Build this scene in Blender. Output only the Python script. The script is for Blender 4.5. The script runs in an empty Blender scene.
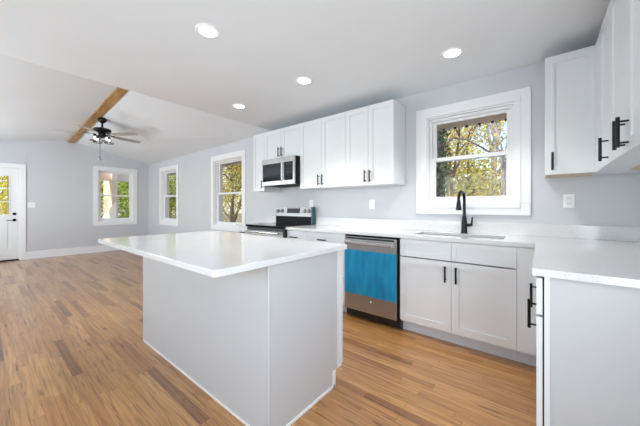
import bpy, bmesh, math, random
from mathutils import Vector, Matrix
random.seed(7)
PI = math.pi
scn = bpy.context.scene
COL = scn.collection

# ------------------------------------------------------------------ camera
cam_d = bpy.data.cameras.new('camera'); cam = bpy.data.objects.new('camera', cam_d); COL.objects.link(cam)
cam.location = (0, 0, 1.172)
cam.rotation_euler = (PI / 2, 0, math.radians(38.914))
cam_d.sensor_fit = 'HORIZONTAL'; cam_d.sensor_width = 36.0
cam_d.lens = 274.0 / 640.0 * 36.0
cam_d.shift_y = -(213.0 - 206.9) / 640.0
cam_d.clip_start = 0.05; cam_d.clip_end = 300
scn.camera = cam

# ------------------------------------------------------------------ world, sun, exposure
world = bpy.data.worlds.new('world'); scn.world = world; world.use_nodes = True
wn = world.node_tree.nodes; wl = world.node_tree.links
bg = wn['Background']
sky = wn.new('ShaderNodeTexSky'); sky.sky_type = 'NISHITA'; sky.sun_disc = False
sky.sun_elevation = math.radians(42); sky.sun_rotation = math.radians(160)
wl.new(sky.outputs[0], bg.inputs[0]); bg.inputs[1].default_value = 0.40
sun_d = bpy.data.lights.new('sun', 'SUN'); sun_d.energy = 5.5; sun_d.angle = math.radians(0.6); sun_d.color = (1.0, 0.95, 0.86)
sun = bpy.data.objects.new('sun', sun_d); COL.objects.link(sun)
SUN_DIR = Vector((0.30, 0.62, -0.70)).normalized()           # travels north-west and down
sun.rotation_euler = SUN_DIR.to_track_quat('-Z', 'Y').to_euler()
vs = scn.view_settings
vs.view_transform = 'Standard'; vs.look = 'None'; vs.gamma = 1.0; vs.use_curve_mapping = False
vs.exposure = -0.08
scn.display_settings.display_device = 'sRGB'
try:
    scn.cycles.max_bounces = 10; scn.cycles.diffuse_bounces = 6; scn.cycles.glossy_bounces = 4
    scn.cycles.transparent_max_bounces = 16; scn.cycles.sample_clamp_indirect = 6.0
    scn.cycles.caustics_reflective = False; scn.cycles.caustics_refractive = False
except Exception:
    pass

def area(name, loc, aim, sx, sy, power, color):
    d = bpy.data.lights.new(name, 'AREA'); d.shape = 'RECTANGLE'; d.size = sx; d.size_y = sy
    d.energy = power; d.color = color
    o = bpy.data.objects.new(name, d); COL.objects.link(o); o.location = loc
    o.rotation_euler = Vector(aim).to_track_quat('-Z', 'Z').to_euler()
    return o
FILL_COL = (0.845, 0.935, 1.0)
# added fill lights at made-up, unseen south windows, brightening the room
ADDED_SOUTH_WIN = [(-7.2, 1.5, 92), (-4.4, 1.7, 68), (-1.2, 1.9, 34)]        # centre x, width, power
for cx, w, p in ADDED_SOUTH_WIN:
    area('fill_south', (cx, -1.60, 1.42), (0, 1, 0.45), w - 0.1, 1.3, p, FILL_COL)

# added fill light at a made-up east window, beside the camera and unseen
area('fill_east', (0.74, -0.10, 1.42), (-1, 0.15, 0.25), 1.7, 1.3, 56, FILL_COL)

# ------------------------------------------------------------------ materials
MATS = {}
def new_mat(name):
    m = bpy.data.materials.new(name); m.use_nodes = True
    return m, m.node_tree.nodes, m.node_tree.links, m.node_tree.nodes['Principled BSDF']
def simple(name, col, rough=0.5, metal=0.0, noise=0.0, nscale=8.0, bump=0.0, bscale=200.0, coat=0.0, emit=None, estr=0.0, spec=None):
    m, n, l, b = new_mat(name)
    b.inputs['Base Color'].default_value = (*col, 1); b.inputs['Roughness'].default_value = rough
    b.inputs['Metallic'].default_value = metal
    if spec is not None: b.inputs['Specular IOR Level'].default_value = spec
    if coat: b.inputs['Coat Weight'].default_value = coat; b.inputs['Coat Roughness'].default_value = 0.05
    tc = n.new('ShaderNodeTexCoord')
    if noise > 0:
        t = n.new('ShaderNodeTexNoise'); t.inputs['Scale'].default_value = nscale; t.inputs['Detail'].default_value = 4
        l.new(tc.outputs['Object'], t.inputs['Vector'])
        r = n.new('ShaderNodeValToRGB')
        r.color_ramp.elements[0].position = 0.3; r.color_ramp.elements[1].position = 0.7
        r.color_ramp.elements[0].color = (*[max(0, c * (1 - noise)) for c in col], 1)
        r.color_ramp.elements[1].color = (*[min(1, c * (1 + noise)) for c in col], 1)
        l.new(t.outputs['Fac'], r.inputs['Fac']); l.new(r.outputs['Color'], b.inputs['Base Color'])
    if bump > 0:
        t2 = n.new('ShaderNodeTexNoise'); t2.inputs['Scale'].default_value = bscale
        l.new(tc.outputs['Object'], t2.inputs['Vector'])
        bp = n.new('ShaderNodeBump'); bp.inputs['Strength'].default_value = bump; bp.inputs['Distance'].default_value = 0.002
        l.new(t2.outputs['Fac'], bp.inputs['Height']); l.new(bp.outputs['Normal'], b.inputs['Normal'])
    if emit:
        b.inputs['Emission Color'].default_value = (*emit, 1); b.inputs['Emission Strength'].default_value = estr
    MATS[name] = m
    return m

simple('wall_paint', (0.59, 0.60, 0.63), 0.6, noise=0.012, nscale=3, bump=0.15)
simple('ceiling_paint', (0.765, 0.79, 0.815), 0.75, noise=0.01, nscale=2, bump=0.12)
simple('trim_paint', (0.83, 0.835, 0.85), 0.38, noise=0.008, nscale=5)
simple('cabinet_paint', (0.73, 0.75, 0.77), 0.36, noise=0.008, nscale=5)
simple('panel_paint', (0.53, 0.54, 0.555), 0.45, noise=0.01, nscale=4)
simple('toe_paint', (0.62, 0.66, 0.72), 0.5, noise=0.02, nscale=6)
simple('raw_plywood', (0.62, 0.50, 0.34), 0.6, noise=0.12, nscale=14)
simple('black_metal', (0.012, 0.013, 0.015), 0.32, metal=0.6, noise=0.1, nscale=40)
simple('black_plastic', (0.010, 0.010, 0.012), 0.30, noise=0.1, nscale=20)
simple('black_matte', (0.010, 0.010, 0.011), 0.55, noise=0.1, nscale=20, spec=0.12)
simple('black_glass', (0.006, 0.007, 0.009), 0.07, spec=0.3)
simple('dark_gap', (0.02, 0.02, 0.02), 0.8, noise=0.1)
simple('chrome', (0.75, 0.75, 0.76), 0.14, metal=1.0, noise=0.02)
simple('teal_film', (0.02, 0.08, 0.085), 0.25, noise=0.15, nscale=10)
simple('plate_plastic', (0.86, 0.86, 0.86), 0.35, noise=0.005)
simple('vinyl', (0.82, 0.82, 0.83), 0.35, noise=0.005)
simple('exterior_tan', (0.50, 0.40, 0.31), 0.8, noise=0.06, nscale=6)
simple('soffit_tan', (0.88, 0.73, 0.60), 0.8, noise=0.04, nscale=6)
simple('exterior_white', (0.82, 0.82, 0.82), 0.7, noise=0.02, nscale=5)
simple('roof_shingle', (0.16, 0.15, 0.15), 0.9, noise=0.3, nscale=25)
simple('door_paint', (0.78, 0.79, 0.80), 0.4, noise=0.008)
simple('lamp_glow', (1, 1, 1), 0.5, emit=(1.0, 0.97, 0.92), estr=9.0)
simple('bulb_glow', (1, 1, 1), 0.4, emit=(1.0, 0.97, 0.93), estr=2.6)
simple('display', (0.01, 0.012, 0.016), 0.15)
simple('ground_leaves', (0.22, 0.16, 0.09), 0.95, noise=0.45, nscale=6)
simple('bark', (0.17, 0.125, 0.095), 0.9, noise=0.35, nscale=14)
simple('pale_bark', (0.36, 0.31, 0.28), 0.9, noise=0.3, nscale=12)

def leaf_mat(name, c1, c2, c3, trans=0.35):
    m, n, l, b = new_mat(name)
    info = n.new('ShaderNodeNewGeometry')
    r = n.new('ShaderNodeValToRGB'); r.color_ramp.interpolation = 'LINEAR'
    r.color_ramp.elements[0].color = (*c1, 1); r.color_ramp.elements[1].color = (*c3, 1)
    e = r.color_ramp.elements.new(0.5); e.color = (*c2, 1)
    l.new(info.outputs['Random Per Island'], r.inputs['Fac'])
    l.new(r.outputs['Color'], b.inputs['Base Color']); b.inputs['Roughness'].default_value = 0.6
    tr = n.new('ShaderNodeBsdfTranslucent'); l.new(r.outputs['Color'], tr.inputs['Color'])
    mx = n.new('ShaderNodeMixShader'); mx.inputs[0].default_value = trans
    out = n['Material Output']
    l.new(b.outputs[0], mx.inputs[1]); l.new(tr.outputs[0], mx.inputs[2]); l.new(mx.outputs[0], out.inputs[0])
    MATS[name] = m
leaf_mat('leaf_gold', (0.50, 0.34, 0.05), (0.80, 0.62, 0.12), (0.88, 0.78, 0.30))
leaf_mat('leaf_olive', (0.24, 0.25, 0.04), (0.60, 0.54, 0.10), (0.80, 0.70, 0.22))
leaf_mat('leaf_green', (0.14, 0.24, 0.03), (0.42, 0.56, 0.07), (0.70, 0.76, 0.16))
leaf_mat('leaf_ivy', (0.012, 0.035, 0.012), (0.03, 0.085, 0.025), (0.20, 0.26, 0.15), 0.15)
leaf_mat('leaf_rust', (0.36, 0.10, 0.05), (0.52, 0.22, 0.10), (0.62, 0.38, 0.18))
leaf_mat('leaf_yellow', (0.60, 0.50, 0.05), (0.80, 0.68, 0.08), (0.55, 0.60, 0.10))

def mat_glass():
    m, n, l, b = new_mat('window_glass')
    tr = n.new('ShaderNodeBsdfTransparent'); tr.inputs[0].default_value = (0.97, 0.98, 0.98, 1)
    gl = n.new('ShaderNodeBsdfGlossy'); gl.inputs['Roughness'].default_value = 0.02
    lw = n.new('ShaderNodeLayerWeight'); lw.inputs['Blend'].default_value = 0.5
    pw = n.new('ShaderNodeMath'); pw.operation = 'POWER'; pw.inputs[1].default_value = 5.0; l.new(lw.outputs['Facing'], pw.inputs[0])
    fr = n.new('ShaderNodeMapRange'); fr.inputs['To Min'].default_value = 0.012; fr.inputs['To Max'].default_value = 0.6; l.new(pw.outputs[0], fr.inputs['Value'])
    mx = n.new('ShaderNodeMixShader')
    l.new(fr.outputs[0], mx.inputs[0]); l.new(tr.outputs[0], mx.inputs[1]); l.new(gl.outputs[0], mx.inputs[2])
    l.new(mx.outputs[0], n['Material Output'].inputs[0]); n.remove(b)
    MATS['window_glass'] = m
mat_glass()

def mat_quartz():
    m, n, l, b = new_mat('quartz')
    tc = n.new('ShaderNodeTexCoord')
    t = n.new('ShaderNodeTexNoise'); t.inputs['Scale'].default_value = 210; t.inputs['Detail'].default_value = 3
    l.new(tc.outputs['Object'], t.inputs['Vector'])
    r = n.new('ShaderNodeValToRGB')
    r.color_ramp.elements[0].position = 0.28; r.color_ramp.elements[0].color = (0.56, 0.56, 0.57, 1)
    r.color_ramp.elements[1].position = 0.44; r.color_ramp.elements[1].color = (0.71, 0.71, 0.715, 1)
    l.new(t.outputs['Fac'], r.inputs['Fac'])
    t2 = n.new('ShaderNodeTexNoise'); t2.inputs['Scale'].default_value = 2.2; t2.inputs['Detail'].default_value = 6
    l.new(tc.outputs['Object'], t2.inputs['Vector'])
    r2 = n.new('ShaderNodeValToRGB')
    r2.color_ramp.elements[0].position = 0.35; r2.color_ramp.elements[0].color = (0.96, 0.96, 0.965, 1)
    r2.color_ramp.elements[1].position = 0.6; r2.color_ramp.elements[1].color = (1, 1, 1, 1)
    l.new(t2.outputs['Fac'], r2.inputs['Fac'])
    mx = n.new('ShaderNodeMix'); mx.data_type = 'RGBA'; mx.blend_type = 'MULTIPLY'; mx.inputs[0].default_value = 1
    l.new(r.outputs['Color'], mx.inputs[6]); l.new(r2.outputs['Color'], mx.inputs[7])
    l.new(mx.outputs[2], b.inputs['Base Color'])
    b.inputs['Roughness'].default_value = 0.10; b.inputs['IOR'].default_value = 1.55
    MATS['quartz'] = m
mat_quartz()

def mat_steel():
    m, n, l, b = new_mat('stainless')
    tc = n.new('ShaderNodeTexCoord'); mp = n.new('ShaderNodeMapping'); mp.inputs['Scale'].default_value = (1.5, 1.5, 260)
    t = n.new('ShaderNodeTexNoise'); t.inputs['Scale'].default_value = 3
    l.new(tc.outputs['Object'], mp.inputs['Vector']); l.new(mp.outputs['Vector'], t.inputs['Vector'])
    r = n.new('ShaderNodeMapRange'); r.inputs['To Min'].default_value = 0.24; r.inputs['To Max'].default_value = 0.38
    l.new(t.outputs['Fac'], r.inputs['Value']); l.new(r.outputs['Result'], b.inputs['Roughness'])
    b.inputs['Base Color'].default_value = (0.42, 0.412, 0.405, 1); b.inputs['Metallic'].default_value = 0.9
    MATS['stainless'] = m
mat_steel()

def mat_film():
    m, n, l, b = new_mat('blue_film')
    tc = n.new('ShaderNodeTexCoord'); mp = n.new('ShaderNodeMapping'); mp.inputs['Scale'].default_value = (6, 1, 1.2)
    t = n.new('ShaderNodeTexNoise'); t.inputs['Scale'].default_value = 3; t.inputs['Detail'].default_value = 5
    l.new(tc.outputs['Object'], mp.inputs['Vector']); l.new(mp.outputs['Vector'], t.inputs['Vector'])
    r = n.new('ShaderNodeValToRGB')
    r.color_ramp.elements[0].position = 0.3; r.color_ramp.elements[0].color = (0.010, 0.22, 0.47, 1)
    r.color_ramp.elements[1].position = 0.75; r.color_ramp.elements[1].color = (0.02, 0.38, 0.68, 1)
    l.new(t.outputs['Fac'], r.inputs['Fac']); l.new(r.outputs['Color'], b.inputs['Base Color'])
    b.inputs['Roughness'].default_value = 0.28; b.inputs['Metallic'].default_value = 0.25
    MATS['blue_film'] = m
mat_film()

def mat_floor():
    m, n, l, b = new_mat('oak_strips')
    def math_(op, a=None, bb=None, va=None, vb=None):
        k = n.new('ShaderNodeMath'); k.operation = op
        if a is not None: l.new(a, k.inputs[0])
        if va is not None: k.inputs[0].default_value = va
        if bb is not None: l.new(bb, k.inputs[1])
        if vb is not None: k.inputs[1].default_value = vb
        return k.outputs[0]
    tc = n.new('ShaderNodeTexCoord'); sp = n.new('ShaderNodeSeparateXYZ'); l.new(tc.outputs['Object'], sp.inputs[0])
    X, Y = sp.outputs[0], sp.outputs[1]
    rowf = math_('DIVIDE', Y, vb=0.057); row = math_('FLOOR', rowf); fy = math_('FRACT', rowf)
    wn1 = n.new('ShaderNodeTexWhiteNoise'); wn1.noise_dimensions = '1D'; l.new(row, wn1.inputs['W'])
    off = math_('MULTIPLY', wn1.outputs['Value'], vb=7.3)
    colf = math_('ADD', math_('DIVIDE', X, vb=0.78), off); colm = math_('FLOOR', colf); fx = math_('FRACT', colf)
    cv = n.new('ShaderNodeCombineXYZ'); l.new(row, cv.inputs[0]); l.new(colm, cv.inputs[1])
    wn2 = n.new('ShaderNodeTexWhiteNoise'); wn2.noise_dimensions = '2D'; l.new(cv.outputs[0], wn2.inputs['Vector'])
    ramp = n.new('ShaderNodeValToRGB'); e = ramp.color_ramp.elements
    e[0].position = 0.0; e[0].color = (0.20, 0.080, 0.024, 1)
    e[1].position = 1.0; e[1].color = (0.52, 0.275, 0.100, 1)
    for p, c in ((0.07, (0.32, 0.145, 0.045, 1)), (0.25, (0.41, 0.196, 0.064, 1)), (0.75, (0.46, 0.232, 0.078, 1))):
        q = e.new(p); q.color = c
    l.new(wn2.outputs['Value'], ramp.inputs['Fac'])
    # grain
    ov = n.new('ShaderNodeVectorMath'); ov.operation = 'ADD'; l.new(tc.outputs['Object'], ov.inputs[0])
    sc = n.new('ShaderNodeVectorMath'); sc.operation = 'SCALE'; sc.inputs['Scale'].default_value = 13.0
    l.new(wn2.outputs['Color'], sc.inputs[0]); l.new(sc.outputs[0], ov.inputs[1])
    mp = n.new('ShaderNodeMapping'); mp.inputs['Scale'].default_value = (1.6, 30, 1); l.new(ov.outputs[0], mp.inputs['Vector'])
    g = n.new('ShaderNodeTexNoise'); g.inputs['Scale'].default_value = 2.0; g.inputs['Detail'].default_value = 7; g.inputs['Distortion'].default_value = 1.1
    l.new(mp.outputs[0], g.inputs['Vector'])
    gr = n.new('ShaderNodeValToRGB'); gr.color_ramp.elements[0].position = 0.28; gr.color_ramp.elements[0].color = (0.52, 0.46, 0.40, 1)
    gr.color_ramp.elements[1].position = 0.56; gr.color_ramp.elements[1].color = (1.07, 1.07, 1.07, 1)
    l.new(g.outputs['Fac'], gr.inputs['Fac'])
    mx = n.new('ShaderNodeMix'); mx.data_type = 'RGBA'; mx.blend_type = 'MULTIPLY'; mx.inputs[0].default_value = 0.8
    l.new(ramp.outputs['Color'], mx.inputs[6]); l.new(gr.outputs['Color'], mx.inputs[7])
    # cathedral figure and thin dark pores
    mpw = n.new('ShaderNodeMapping'); mpw.inputs['Scale'].default_value = (0.8, 8, 1); l.new(ov.outputs[0], mpw.inputs['Vector'])
    wv = n.new('ShaderNodeTexWave'); wv.bands_direction = 'Y'; wv.inputs['Scale'].default_value = 1.0; wv.inputs['Distortion'].default_value = 14.0
    wv.inputs['Detail'].default_value = 2.5; wv.inputs['Detail Scale'].default_value = 0.9
    l.new(mpw.outputs[0], wv.inputs['Vector'])
    wr = n.new('ShaderNodeValToRGB'); wr.color_ramp.elements[0].position = 0.0; wr.color_ramp.elements[0].color = (0.70, 0.62, 0.54, 1)
    wr.color_ramp.elements[1].position = 0.38; wr.color_ramp.elements[1].color = (1, 1, 1, 1); l.new(wv.outputs['Fac'], wr.inputs['Fac'])
    mxw = n.new('ShaderNodeMix'); mxw.data_type = 'RGBA'; mxw.blend_type = 'MULTIPLY'; mxw.inputs[0].default_value = 0.5
    l.new(mx.outputs[2], mxw.inputs[6]); l.new(wr.outputs['Color'], mxw.inputs[7])
    mpk = n.new('ShaderNodeMapping'); mpk.inputs['Scale'].default_value = (3.0, 20, 1); l.new(ov.outputs[0], mpk.inputs['Vector'])
    kn = n.new('ShaderNodeTexNoise'); kn.inputs['Scale'].default_value = 1.0; kn.inputs['Detail'].default_value = 3; l.new(mpk.outputs[0], kn.inputs['Vector'])
    kr = n.new('ShaderNodeValToRGB'); kr.color_ramp.elements[0].position = 0.27; kr.color_ramp.elements[0].color = (0.36, 0.28, 0.22, 1)
    kr.color_ramp.elements[1].position = 0.36; kr.color_ramp.elements[1].color = (1, 1, 1, 1); l.new(kn.outputs['Fac'], kr.inputs['Fac'])
    mxk = n.new('ShaderNodeMix'); mxk.data_type = 'RGBA'; mxk.blend_type = 'MULTIPLY'; mxk.inputs[0].default_value = 0.9
    l.new(mxw.outputs[2], mxk.inputs[6]); l.new(kr.outputs['Color'], mxk.inputs[7]); mx = mxk
    # seams
    a = math_('LESS_THAN', fy, vb=0.025); c = math_('LESS_THAN', fx, vb=0.003); s = math_('MAXIMUM', a, c)
    mx2 = n.new('ShaderNodeMix'); mx2.data_type = 'RGBA'; mx2.inputs[7].default_value = (0.12, 0.06, 0.03, 1)
    l.new(math_('MULTIPLY', s, vb=0.65), mx2.inputs[0]); l.new(mx.outputs[2], mx2.inputs[6])
    l.new(mx2.outputs[2], b.inputs['Base Color'])
    rr = n.new('ShaderNodeMapRange'); rr.inputs['To Min'].default_value = 0.24; rr.inputs['To Max'].default_value = 0.36
    l.new(g.outputs['Fac'], rr.inputs['Value']); l.new(rr.outputs['Result'], b.inputs['Roughness'])
    bp = n.new('ShaderNodeBump'); bp.inputs['Strength'].default_value = 0.08; bp.inputs['Distance'].default_value = 0.002
    l.new(g.outputs['Fac'], bp.inputs['Height']); l.new(bp.outputs['Normal'], b.inputs['Normal'])
    b.inputs['Coat Weight'].default_value = 0.6; b.inputs['Coat Roughness'].default_value = 0.22
    MATS['oak_strips'] = m
mat_floor()

def mat_beam():
    m, n, l, b = new_mat('beam_wood')
    tc = n.new('ShaderNodeTexCoord'); mp = n.new('ShaderNodeMapping'); mp.inputs['Scale'].default_value = (1.2, 16, 16)
    g = n.new('ShaderNodeTexNoise'); g.inputs['Scale'].default_value = 2; g.inputs['Detail'].default_value = 6; g.inputs['Distortion'].default_value = 1.0
    l.new(tc.outputs['Object'], mp.inputs['Vector']); l.new(mp.outputs[0], g.inputs['Vector'])
    r = n.new('ShaderNodeValToRGB'); r.color_ramp.elements[0].position = 0.3; r.color_ramp.elements[0].color = (0.24, 0.115, 0.035, 1)
    r.color_ramp.elements[1].position = 0.7; r.color_ramp.elements[1].color = (0.55, 0.31, 0.11, 1)
    l.new(g.outputs['Fac'], r.inputs['Fac']); l.new(r.outputs['Color'], b.inputs['Base Color'])
    b.inputs['Roughness'].default_value = 0.5
    MATS['beam_wood'] = m
    m2, n, l, b = new_mat('blade_wood')
    tc = n.new('ShaderNodeTexCoord'); mp = n.new('ShaderNodeMapping'); mp.inputs['Scale'].default_value = (3, 3, 3)
    g = n.new('ShaderNodeTexNoise'); g.inputs['Scale'].default_value = 4; g.inputs['Detail'].default_value = 5
    l.new(tc.outputs['Object'], mp.inputs['Vector']); l.new(mp.outputs[0], g.inputs['Vector'])
    r = n.new('ShaderNodeValToRGB'); r.color_ramp.elements[0].color = (0.30, 0.29, 0.25, 1); r.color_ramp.elements[1].color = (0.48, 0.47, 0.42, 1)
    l.new(g.outputs['Fac'], r.inputs['Fac']); l.new(r.outputs['Color'], b.inputs['Base Color']); b.inputs['Roughness'].default_value = 0.5
    MATS['blade_wood'] = m2
mat_beam()

# ------------------------------------------------------------------ mesh helpers
class MB:
    def __init__(s, tf=None): s.v = []; s.f = []; s.sm = []; s.tf = tf
    def add(s, vs_, fs, smooth=False):
        k = len(s.v)
        s.v += [tuple(s.tf(*p)) if s.tf else tuple(p) for p in vs_]
        s.f += [[k + i for i in f] for f in fs]; s.sm += [smooth] * len(fs)
        return s
    def box(s, x0, x1, y0, y1, z0, z1, c=0.0):
        x0, x1 = min(x0, x1), max(x0, x1); y0, y1 = min(y0, y1), max(y0, y1); z0, z1 = min(z0, z1), max(z0, z1)
        c = min(c, (x1 - x0) * .45, (y1 - y0) * .45, (z1 - z0) * .45)
        if c <= 0:
            return s.add([(x0, y0, z0), (x1, y0, z0), (x1, y1, z0), (x0, y1, z0), (x0, y0, z1), (x1, y0, z1), (x1, y1, z1), (x0, y1, z1)],
                  [(0, 3, 2, 1), (4, 5, 6, 7), (0, 1, 5, 4), (1, 2, 6, 5), (2, 3, 7, 6), (3, 0, 4, 7)])
        bm = bmesh.new(); bmesh.ops.create_cube(bm, size=1)
        for v in bm.verts:
            v.co = Vector(((x0 + x1) / 2 + v.co.x * (x1 - x0), (y0 + y1) / 2 + v.co.y * (y1 - y0), (z0 + z1) / 2 + v.co.z * (z1 - z0)))
        bmesh.ops.bevel(bm, geom=bm.edges[:], offset=c, segments=2, profile=0.5, affect='EDGES')
        bm.verts.index_update()
        s.add([v.co[:] for v in bm.verts], [[v.index for v in f.verts] for f in bm.faces]); bm.free()
        return s
    def tube(s, pts, rad, n=12, cap=True, smooth=True):
        pts = [Vector(p) for p in pts]; m = len(pts)
        rad = rad if isinstance(rad, (list, tuple)) else [rad] * m
        vs_, fs = [], []; up = None
        for i in range(m):
            d = (pts[min(i + 1, m - 1)] - pts[max(i - 1, 0)]).normalized()
            if up is None:
                up = Vector((0, 0, 1)) if abs(d.z) < .9 else Vector((1, 0, 0))
            a = d.cross(up)
            if a.length < 1e-4: a = d.orthogonal()
            a.normalize(); b2 = a.cross(d).normalized(); up = b2
            for k in range(n):
                t = 2 * PI * k / n; vs_.append(pts[i] + (a * math.cos(t) + b2 * math.sin(t)) * rad[i])
        for i in range(m - 1):
            for k in range(n):
                fs.append((i * n + k, i * n + (k + 1) % n, (i + 1) * n + (k + 1) % n, (i + 1) * n + k))
        s.add(vs_, fs, smooth)
        if cap:
            s.add(vs_[:n], [list(range(n))[::-1]]); s.add(vs_[-n:], [list(range(n))])
        return s
    def cyl(s, p0, p1, r, n=20, r1=None): return s.tube([p0, p1], [r, r if r1 is None else r1], n)
    def lathe(s, c, prof, n=24, axis='z', smooth=True):
        vs_, fs = [], []
        for r, h in prof:
            for k in range(n):
                t = 2 * PI * k / n; x, y = r * math.cos(t), r * math.sin(t)
                p = (x, y, h) if axis == 'z' else ((h, x, y) if axis == 'x' else (x, h, y))
                vs_.append((c[0] + p[0], c[1] + p[1], c[2] + p[2]))
        for i in range(len(prof) - 1):
            for k in range(n):
                fs.append((i * n + k, i * n + (k + 1) % n, (i + 1) * n + (k + 1) % n, (i + 1) * n + k))
        return s.add(vs_, fs, smooth)
    def build(s, name, mat, parent=None, org=None):
        o0 = Vector(org) if org else (Vector(parent['_o']) if parent is not None and '_o' in parent else Vector((0, 0, 0)))
        me = bpy.data.meshes.new(name); me.from_pydata([tuple(Vector(p) - o0) for p in s.v], [], s.f); me.validate()
        bm = bmesh.new(); bm.from_mesh(me); bmesh.ops.recalc_face_normals(bm, faces=bm.faces) if len(bm.faces) < 4000 else None; bm.to_mesh(me); bm.free()
        if len(me.polygons) == len(s.sm): me.polygons.foreach_set('use_smooth', s.sm)
        me.materials.append(MATS[mat]); o = bpy.data.objects.new(name, me); COL.objects.link(o)
        if parent is not None:
            o.parent = parent; o['_o'] = tuple(o0)
        elif org:
            o.location = org; o['_o'] = tuple(o0)
        else:
            o['_o'] = (0, 0, 0)
        return o
def box(*a, **k): return MB().box(*a, **k)
def thing(name, label, cat, loc, group=None):
    o = bpy.data.objects.new(name, None); COL.objects.link(o); o.location = loc; o['_o'] = tuple(loc); o.empty_display_size = 0.1
    o['label'] = label; o['category'] = cat
    if group: o['group'] = group
    return o
def tag(o, label, cat, group=None):
    o['label'] = label; o['category'] = cat
    if group: o['group'] = group
    return o
def struct(o): o['kind'] = 'structure'; return o

YW, XR, XW, YS, XE = 3.09, 0.63, -8.96, -1.50, -3.49
T = 0.16
# ------------------------------------------------------------------ structure
struct(box(XW - T, XR + T, YS - T, YW + T, -0.12, 0.0).build('floor', 'oak_strips'))
def wall(name, a0, a1, z1, holes, tf):
    """holes: (a0,a1,z0,z1) sorted along the wall"""
    m = MB(tf); cur = a0
    for h0, h1, hz0, hz1 in holes:
        m.box(cur, h0, 0, T, 0, z1)
        if hz0 > 0: m.box(h0, h1, 0, T, 0, hz0)
        m.box(h0, h1, 0, T, hz1, z1); cur = h1
    m.box(cur, a1, 0, T, 0, z1)
    return struct(m.build(name, 'wall_paint'))
TN = lambda a, d, z: (a, YW + d, z)
TWE = lambda a, d, z: (XW - d, a, z)
TEA = lambda a, d, z: (XR + d, a, z)
TS = lambda a, d, z: (a, YS - d, z)
wins_n = [(-8.03, -7.10, 0.79, 2.13), (-5.36, -4.365, 0.79, 2.13), (-0.975, -0.190, 1.205, 2.14)]
wall('wall_north', XW - T, XR + T, 2.60, wins_n, TN)
wall('wall_west', YS, YW, 3.10, [(-0.41, 0.54, -1, 2.035), (1.92, 2.70, 0.79, 2.13)], TWE)
wall('wall_south', XW - T, XR + T, 2.60, [(cx - w / 2, cx + w / 2, 0.75, 2.1) for cx, w, p in ADDED_SOUTH_WIN], TS)
wall('wall_east', YS, YW, 2.60, [(-1.0, 0.8, 0.75, 2.1)], TEA)
# flat kitchen ceiling with header down to it, vault beyond
struct(box(XE, XR + T, YS - T, YW + T, 2.44, 2.60).build('ceiling', 'ceiling_paint'))
RF, RN = Vector((XW - T, 1.395, 2.785)), Vector((XE, 1.290, 2.975))
def vault(name, ye, zf, zn):
    t = 0.12
    pts = [RF, RN, Vector((XE, ye, zn)), Vector((XW - T, ye, zf))]
    vs_ = [p[:] for p in pts] + [(p.x, p.y, p.z + t) for p in pts]
    m = MB().add(vs_, [(0, 1, 2, 3), (7, 6, 5, 4), (0, 4, 5, 1), (1, 5, 6, 2), (2, 6, 7, 3), (3, 7, 4, 0)])
    return struct(m.build(name, 'ceiling_paint'))
vault('ceiling_north_slope', YW + T, 2.365, 2.405)
vault('ceiling_south_slope', YS - T, 2.18, 2.40)
hd = MB()                                             # header closing the vault above the kitchen ceiling
vs_ = [(XE, YS, 2.60), (XE, YW, 2.60), (XE, 1.29, 3.16), (XE + .1, YS, 2.60), (XE + .1, YW, 2.60), (XE + .1, 1.29, 3.16)]
hd.add(vs_, [(0, 1, 2), (5, 4, 3), (0, 3, 4, 1), (1, 4, 5, 2), (2, 5, 3, 0)])
struct(hd.build('wall_header', 'wall_paint'))
# roof, its unseen south eave deepened to keep sun out
rm = MB()
for sgn, ye in ((1, YW + T + 0.44), (-1, YS - 2.6)):
    zr = 3.55; ze = 2.62 if sgn > 0 else 2.45
    a = [(XW - 0.5, 1.3, zr), (XR + 0.6, 1.3, zr), (XR + 0.6, ye, ze), (XW - 0.5, ye, ze)]
    rm.add(a + [(p[0], p[1], p[2] + .08) for p in a], [(0, 1, 2, 3), (7, 6, 5, 4), (0, 4, 5, 1), (1, 5, 6, 2), (2, 6, 7, 3), (3, 7, 4, 0)])
struct(rm.build('roof', 'roof_shingle'))
struct(box(XW - 0.5, XR + 0.6, YW + T, YW + T + 0.40, 2.40, 2.42).box(XW - .5, XR + .6, YW + T + 0.40, YW + T + .43, 2.14, 2.62).build('trim_soffit', 'soffit_tan'))
eave = bpy.data.objects['trim_soffit']; eave['_o'] = (0, 0, 0)
for i in range(9):
    xx = -.95 + i * .13
    box(xx - .012, xx + .012, YW + T + .385, YW + T + .44, 2.128, 2.146).build('eave_clip', 'black_plastic', eave)
# baseboards
struct(MB().box(XW, XW + 0.016, 0.634, YW, 0, 0.165).box(XW, XW + 0.022, 0.634, YW, 0, 0.02).build('baseboard_west', 'trim_paint'))
struct(box(XW, XW + 0.016, YS, -0.50, 0, 0.165).build('baseboard_west_south', 'trim_paint'))
struct(box(XW + 0.02, -3.62, YW - 0.016, YW, 0, 0.165).build('baseboard_north', 'trim_paint'))
struct(box(XW + 0.02, XR, YS, YS + 0.016, 0, 0.165).build('baseboard_south', 'trim_paint'))

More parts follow.
